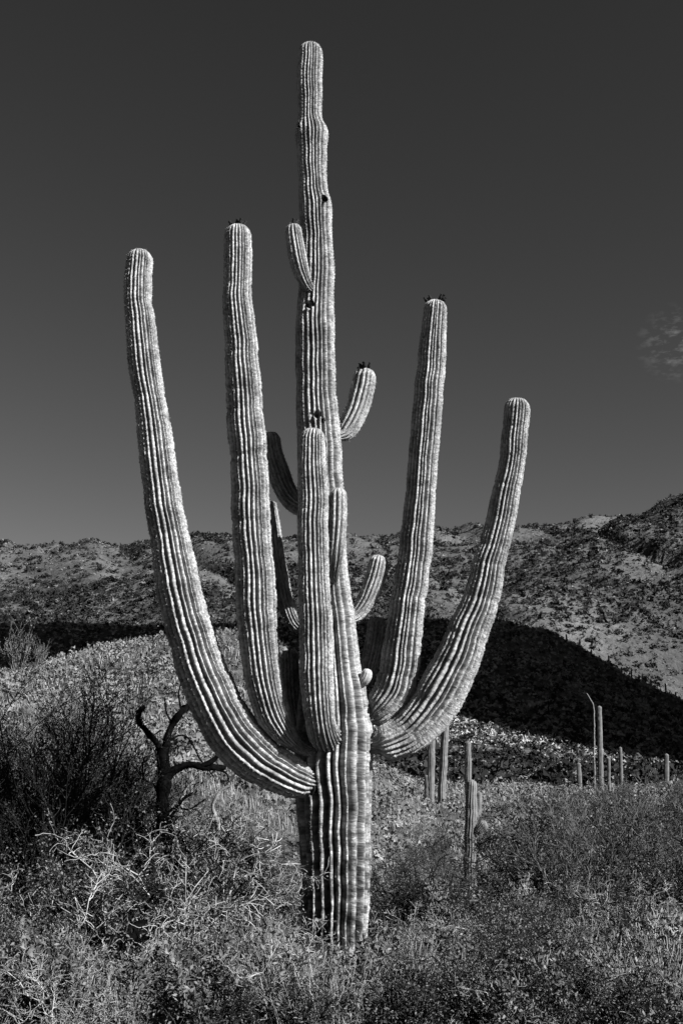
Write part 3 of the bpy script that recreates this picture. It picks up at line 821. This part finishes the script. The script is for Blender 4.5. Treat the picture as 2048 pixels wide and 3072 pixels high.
# named individuals
plant('creosote', gp(190, 10.6), 1.18, .4, label='tallest dark wispy creosote bush, beside the burnt tree', group=None)
plant('creosote', gp(300, 11.2), .95, 2.2)
plant('creosote', gp(60, 11.8), .9, 4.0)
plant('creosote', gp(110, 9.6), .75, 5.0)
plant('creosote', gp(250, 9.9), .85, 1.7)
plant('creosote', gp(-20, 9.8), .8, 3.3)
plant('creosote', gp(400, 13.0), .6, .3)
plant('mesquite', gp(30, 13.5), .75, 3.0)
plant('spinydark', gp(160, 8.6), .95, 4.1)
plant('spinydark', gp(520, 9.0), .9, 5.1)
plant('spinydark', gp(340, 8.9), .85, 3.1)
plant('spinydark', gp(690, 9.7), .7, 2.1)
plant('creosote2', gp(1960, 11.5), .95, 2.0)
plant('creosote2', gp(1840, 12.5), .9, 4.0)
plant('spinydark', gp(1780, 11.5), .9, 4.4)
plant('spinydark', gp(1600, 12.0), .75, 1.4)
plant('spiny', gp(520, 8.5), 1.15, .7, label='large tangled pale thorn bush in front of the burnt tree', group=None)
plant('spiny', gp(300, 8.9), .7, 2.5)
plant('spiny', gp(720, 9.0), .8, 3.9, label='pale thorn bush under the long low arm of the giant', group=None)
plant('spiny', gp(120, 8.4), .8, 1.1, label='pale thorn bush in front of the dark creosote bushes', group=None)
plant('spinydark', gp(600, 9.6), .85, 1.5)
plant('spinydark', gp(420, 9.4), 1.0, .2)
plant('spinydark', gp(250, 9.0), .9, 2.2)
plant('spiny', gp(660, 11.5), 1.1, 5.2)
plant('mesquite', gp(1720, 14.5), .8, .4, label='large mesquite with crooked dark limbs below the slender saguaros', group=None)
plant('mesquite', gp(1930, 16.5), .75, 2.4)
plant('mesquite', gp(1660, 17.5), .6, 4.4)
plant('spinydark', gp(1260, 12.0), .8, .9, label='dark thorn bush growing just behind the giant trunk', group=None)
plant('spinydark', gp(1190, 11.0), .7, 3.1)
plant('spinydark', gp(1300, 13.0), .5, 4.6)
plant('spinydark', gp(1500, 8.9), .6, .3, label='dark low thorn bush with pale stalks in front of it', group=None)
plant('spinydark', gp(1640, 9.4), .6, 1.9)
plant('spiny', gp(1300, 8.4), .4, 2.8)
plant('spiny', gp(1850, 9.6), .7, .8)
plant('ocotillo', gp(35, 42), 1.0, .3, label='larger pale ocotillo with a fan of wand-like stalks on hill crest')
plant('ocotillo', gp(110, 42.5), .55, 1.3, label='smaller pale ocotillo on the hill crest beside the larger one')

LIM_U = [-400, 0, 120, 330, 400, 640, 700, 860, 880, 1150, 1170, 1240, 1250, 1350, 1365, 1380, 1450, 1465, 1560, 1700, 1850, 2048, 2400]
LIM_V = [2150, 2130, 2080, 2150, 2280, 2400, 2450, 2500, 2830, 2830, 2480, 2480, 2490, 2470, 2500, 2690, 2690, 2460, 2440, 2400, 2400, 2400, 2400]
def toprow(x, Y, z):
    q = np.array((x, Y, z - CAMZ)); zc = q[1] * math.cos(PITCH) + q[2] * math.sin(PITCH)
    return 1024 + FPX * q[0] / zc, 1536 - FPX * (-q[1] * math.sin(PITCH) + q[2] * math.cos(PITCH)) / zc
HGT = {'bursage': .42, 'bursage2': .5, 'tuft': .5, 'creosote': 1.75, 'creosote2': 1.4, 'spiny': 1.0, 'spinydark': 1.1, 'mesquite': 1.9}
WID = {'bursage': .4, 'bursage2': .45, 'tuft': .25, 'creosote': .8, 'creosote2': .8, 'spiny': .8, 'spinydark': .8, 'mesquite': 1.5}
rr = random.Random(99)
def fill(n, y0, y1, keys, smin, smax, wx=.36, u0=None, u1=None):
    for k in range(n):
        Y = y0 * (y1 / y0) ** rr.random(); x = rr.uniform(-wx, wx) * Y
        key = rr.choice(keys); s = rr.uniform(smin, smax)
        if (x - base.x) ** 2 + (Y - YC) ** 2 < .4 ** 2: continue
        z = hz(x, Y)
        good = False
        for t in range(5):                       # keep the view to the saguaros behind open, as it is in the place
            fit = True
            for e in np.linspace(-1, 1, 9):
                u, v = toprow(x + e * WID[key] * s * .8, Y, z + HGT[key] * s * (1 - .4 * abs(e)))
                if not (900 < u < 1120 and Y > YC) and v < np.interp(u, LIM_U, LIM_V) - (60 if Y > 30 else 0): fit = False
                if Y < 8.2 and 260 < u < 520 and v < 2850: fit = False
            if fit: good = True; break
            s *= .75
        if not good or s < .3: continue
        u = 1024 + x / Y * FPX * math.cos(PITCH)
        if Y < 10.5: zone = 'near the charred log' if u < 750 else ("at the giant saguaro's foot" if u < 1250 else 'in the brush before the mesquites')
        elif Y < 22: zone = 'around the burnt tree' if u < 850 else 'around the large mesquite'
        else: zone = 'on the grassy near hillside' if u < 950 else 'among the slender saguaros'
        size = 'small' if s < .55 else ('larger' if s > .95 else 'mid-sized')
        L0 = PROTO[key][5].replace('tall ', '').replace('low ', '')
        plant(key, Vector((x, Y, z)), s, rr.uniform(0, 6.28), label=size + ' ' + L0 + ' ' + zone, group=size + ' ' + PROTO[key][7] + ', ' + zone)
fill(100, 6.5, 10.5, ['bursage', 'bursage', 'bursage', 'bursage2'], .5, 1.0)
fill(64, 6.5, 10, ['spiny', 'spinydark', 'spinydark', 'spinydark'], .35, .65)
fill(60, 6.5, 9.5, ['tuft'], .5, .95)
fill(14, 6.6, 7.6, ['tuft'], .8, 1.2, wx=.06)
for k, (u, Y, sc, rz) in enumerate([(1880, 7.1, 1.1, 0), (1960, 7.3, 1.2, 1), (2030, 7.0, 1.15, 2), (1780, 7.2, .95, 3), (1700, 6.9, .8, 4), (1500, 6.9, .9, 5), (1560, 7.1, .8, 6), (1920, 6.8, .9, 2.5)]):
    plant('tuft', gp(u, Y), sc, rz, label='pale dry stalks in front of the dark low thorn bush', group='dry stalks before the dark thorn bush')
for k, (key, u, Y, sc, rz, lab) in enumerate([
    ('bare', 1720, 11.0, 1.0, .4, 'largest leafless black-branched bush before the mesquite'), ('bare', 1610, 12.5, .8, 1.9, 'leafless blackish bush beside the largest bare bush'),
    ('bare', 1245, 10.9, .75, 3.0, 'leafless blackish bush beside the giant trunk'), ('bare', 1540, 8.2, .5, 4.0, 'small leafless bush with blackish branches among dry stalks'),
    ('bare', 1900, 9.0, .6, 2.0, 'leafless blackish bush beside a pale thorn bush'), ('bare', 420, 8.8, .8, 5.0, 'leafless blackish bush behind the charred log'),
    ('bare', 120, 10.4, 1.2, 1.2, 'tall leafless blackish bush among the wispy creosotes'),
    ('spiny', 1850, 8.0, .5, 1.0, 'pale thorn bush behind the tallest dry stalks'), ('spiny', 1620, 7.7, .42, 2.0, 'small pale thorn bush beside the small bare bush'),
    ('spiny', 1230, 7.8, .36, 3.0, "small pale thorn bush before the giant saguaro's foot")]):
    plant(key, gp(u, Y), sc, rz, label=lab, group=None)
fill(26, 8.2, 9.2, ['bursage', 'tuft', 'spiny', 'bursage2'], .35, .6, wx=.09)
fill(190, 10.5, 22, ['bursage', 'bursage', 'creosote2', 'creosote2', 'spiny', 'spinydark', 'spinydark'], .6, 1.2)
fill(170, 22, 62, ['bursage', 'creosote2', 'creosote2', 'creosote', 'spinydark', 'spiny'], .6, 1.3)
fill(22, 18, 60, ['mesquite'], .5, .9)

# ------------------------------------------------------------------ burnt tree, log, rocks
def limb(rows, Y, sides=9, seed=0, origin=None):
    P = []; R = []
    for (u, v, hw, *dy) in rows:
        p = pix(u, v, Y + (dy[0] if dy else 0)); P.append(p); R.append(hw / FPX * depth(p))
    C, R, s = resample(np.array(P), np.array(R), .04)
    for k in range(3): C[:, k] += .012 * noise2(s / .12, s * 0, seed + k)
    R = R * (1 + .18 * noise2(s / .07, s * 0 + 3, seed))
    T = np.gradient(C, axis=0); T /= np.linalg.norm(T, axis=1, keepdims=True)
    a = np.cross(T, np.array((.2, .9, .37))); a /= np.linalg.norm(a, axis=1, keepdims=True); b = np.cross(T, a)
    th = np.arange(sides) / sides * 2 * np.pi
    Rr = R[:, None] * (1 + .15 * noise2(s[:, None] / .1 + 0 * th, 3 * np.cos(th)[None, :] + 0 * s[:, None], seed + 5))
    Vx = C[:, None] + Rr[..., None] * (np.cos(th)[None, :, None] * a[:, None] + np.sin(th)[None, :, None] * b[:, None]) - np.array(origin)
    n = len(s); J = np.arange(n * sides).reshape(n, sides)
    Fq = np.stack([J[:-1], np.roll(J[:-1], -1, 1), np.roll(J[1:], -1, 1), J[1:]], -1).reshape(-1, 4)
    return make_mesh('limb', Vx.reshape(-1, 3), Fq, True)
bt = gp(487, 11.6)
tree = empty('dead_tree', bt, label='burnt black dead tree with forked bare limbs', cat='tree')
add('trunk', limb([(492, 2780, 24), (490, 2600, 22), (489, 2480, 20), (490, 2370, 22), (488, 2300, 19), (488, 2245, 16)], 11.6, 10, 1, bt), M['charred'], tree)
for k, rows in enumerate([
    [(488, 2275, 13), (470, 2225, 10), (440, 2195, 9), (416, 2165, 8), (418, 2140, 8), (436, 2118, 6)],
    [(490, 2275, 14), (505, 2215, 12), (520, 2170, 11), (548, 2130, 10), (580, 2110, 8, .3), (640, 2060, 6, .5)],
    [(492, 2345, 14), (520, 2310, 13), (560, 2296, 10), (610, 2300, 10), (675, 2303, 8, .2)],
    [(590, 2300, 8), (625, 2290, 7), (650, 2265, 6), (655, 2230, 4)],
    [(505, 2225, 4), (540, 2208, 3), (565, 2215, 2.5), (590, 2260, 2.5), (640, 2330, 2)],
    [(490, 2480, 8), (520, 2440, 6), (545, 2400, 5), (590, 2370, 4)],
    [(482, 2400, 5), (455, 2350, 4), (430, 2335, 3), (400, 2300, 2)], [(430, 2335, 3), (425, 2300, 2.5), (440, 2270, 2)],
    [(545, 2135, 4), (535, 2095, 3), (545, 2050, 2)], [(520, 2170, 4), (500, 2140, 3), (492, 2095, 2)], [(640, 2302, 4), (680, 2320, 3), (690, 2345, 2)],
    [(488, 2520, 6), (440, 2480, 5), (410, 2430, 4), (380, 2420, 3), (360, 2380, 2)], [(488, 2450, 5), (530, 2420, 4), (560, 2430, 3), (620, 2400, 2.5)]]):
    add('limb', limb(rows, 11.6, 8, 10 + k, bt), M['charred'], tree)
lg = pix(400, 2830, 8.1)
log = empty('fallen_log', Vector((lg[0], lg[1], hz(lg[0], lg[1]))), label='charred black log lying under the pale thorn bush', cat='log')
add('log', limb([(285, 2890, 36, -.2), (350, 2842, 38), (420, 2796, 27, .2), (500, 2752, 14, .4)], 8.1, 12, 40, log.location), M['charred'], log)
add('broken_limb', limb([(400, 2810, 18, .15), (430, 2850, 15, .1), (425, 2905, 12, .1)], 8.1, 9, 41, log.location), M['charred'], log)
sk = gp(1782, 50)
dst = empty('dry_stalk', sk, label='thin crooked dry stalk next to the tallest slender saguaro', cat='stalk')
add('stalk', limb([(1783, 2420, 2.4), (1781, 2250, 2.2), (1780, 2130, 2), (1770, 2100, 1.7), (1758, 2080, 1.3)], 50, 6, 43, sk), M['palewood'], dst)
for k, rows in enumerate([[(650, 2480, 7), (640, 2420, 6), (660, 2380, 5), (690, 2360, 4)], [(530, 2480, 8), (545, 2410, 7), (560, 2360, 6), (600, 2345, 4)]]):
    b_ = gp(rows[0][0], 12.4)
    rows = [(rows[0][0], 2640, rows[0][2] + 1)] + rows
    t_ = empty('dead_branch', b_, label=['bleached bare branch leaning under the low left arm', 'bleached bare branch beside the burnt trunk'][k], cat='branch')
    add('limb', limb(rows, 12.4, 7, 50 + k, b_), M['palewood'], t_)

def rock(label, u, Y, size, seed, squash=.65):
    r = np.random.default_rng(seed)
    nu, nv = 18, 11
    a = np.linspace(0, 2 * np.pi, nu, endpoint=False); b = np.linspace(0, np.pi, nv)
    A, Bq = np.meshgrid(a, b)
    d = np.stack([np.sin(Bq) * np.cos(A), np.sin(Bq) * np.sin(A), np.cos(Bq)], -1)
    rad = np.ones(A.shape)
    for k in range(14):                       # chip flat faces off a ball
        n = r.normal(size=3); n /= np.linalg.norm(n); h = r.uniform(.6, .9)
        dn = d @ n
        rad = np.minimum(rad, np.where(dn > .05, h / np.maximum(dn, .05), 9))
    Vv = (d * rad[..., None] * np.array((1, .85, squash)) * size).reshape(-1, 3)
    J = np.arange(nu * nv).reshape(nv, nu)
    Ff = np.stack([J[:-1], J[1:], np.roll(J[1:], -1, 1), np.roll(J[:-1], -1, 1)], -1).reshape(-1, 4)
    g = gp(u, Y, size * squash * .3)
    o = add('boulder', make_mesh('boulder', Vv, Ff), M['rock'], label=label, cat='rock')
    o.location = g; o.rotation_euler = (0, 0, r.uniform(0, 6))
rock('angular pale rock in the brush below the charred log', 235, 7.6, .13, 1)
rock('pale rock among shrubs right of the giant trunk', 1330, 13, .16, 2)
rock('small upright pale rock below the large mesquite', 1625, 12.5, .10, 3, 1.1)
rock('pale boulder at the foot of the lone slim saguaro', 2002, 60, .45, 4)
rock('bright angular rock behind the burnt tree', 350, 14, .2, 5)

# ------------------------------------------------------------------ dry grass and litter
def grass(n, y0, y1, hmin, hmax, w, seed, power):
    r = np.random.default_rng(seed)
    y = y0 * (y1 / y0) ** (r.random(n) ** power); x = (r.random(n) * 2 - 1) * .5 * y
    dens = fbm(x / 1.3, y / 1.3, 55, 3)
    k = dens + .5 * r.random(n) > 0; x = x[k]; y = y[k]; n = len(x)
    z = height(x, y)
    h = r.uniform(hmin, hmax, n) * (1 + .5 * fbm(x / .8, y / .8, 58, 2))
    a = r.uniform(0, 6.283, n); le = r.uniform(.1, .8, n) * h
    b = np.stack([x, y, z - .01], -1)
    sd = np.stack([np.cos(a + 1.57), np.sin(a + 1.57), 0 * a], -1) * (w * (y / 9) ** .6)[:, None]
    mid = b + np.stack([np.cos(a) * le * .35, np.sin(a) * le * .35, h * .6], -1)
    tip = b + np.stack([np.cos(a) * le, np.sin(a) * le, h], -1)
    VV = np.stack([b - sd, b + sd, mid + sd * .7, mid - sd * .7, tip], 1).reshape(-1, 3)
    o = (np.arange(n) * 5)[:, None]
    return VV, np.concatenate([o + np.array([[0, 1, 2]]), o + np.array([[0, 2, 3]]), o + np.array([[3, 2, 4]])], 0)
Vg, Fg = grass(27000, 6.2, 22, .06, .26, .002, 3, .9)
add('dry_grass', make_mesh('dry_grass', Vg, Fg), M['grass'], kind='stuff', label='dry grass between the shrubs in the foreground', cat='grass')
Vg, Fg = grass(56000, 20, 70, .08, .28, .005, 4, 1)
add('hill_grass', make_mesh('hill_grass', Vg, Fg), M['hill_straw'], kind='stuff', label='dry grass covering the near hillside', cat='grass')
P, r = scatter(18000, 6.0, 20, .9, .38, 16)  # litter laid over the soil to paint dark gaps in the brush
P[:, 2] += .004
Vt, Ft = clusters(P, r.uniform(.04, .13, len(P)), 6, flat=.12, tri=.5, seed=17)
Vt[:, 2] = np.maximum(Vt[:, 2], np.repeat(P[:, 2], 18) - .01) * .35 + np.repeat(P[:, 2], 18) * .65
add('shade_litter', make_mesh('shade_litter', Vt, Ft), M['litter'], kind='stuff', label='dead twigs and leaf litter, darkened as shade in the gaps between shrubs', cat='litter')
P, r = scatter(9000, 6.2, 30, 1, .36, 12)
Vt, Ft = clusters(P, r.uniform(.02, .07, len(P)), 6, tri=.6, seed=13)
add('gravel', make_mesh('gravel', Vt, Ft), M['rock'], kind='stuff', label='loose pale gravel and litter on the desert floor', cat='gravel')
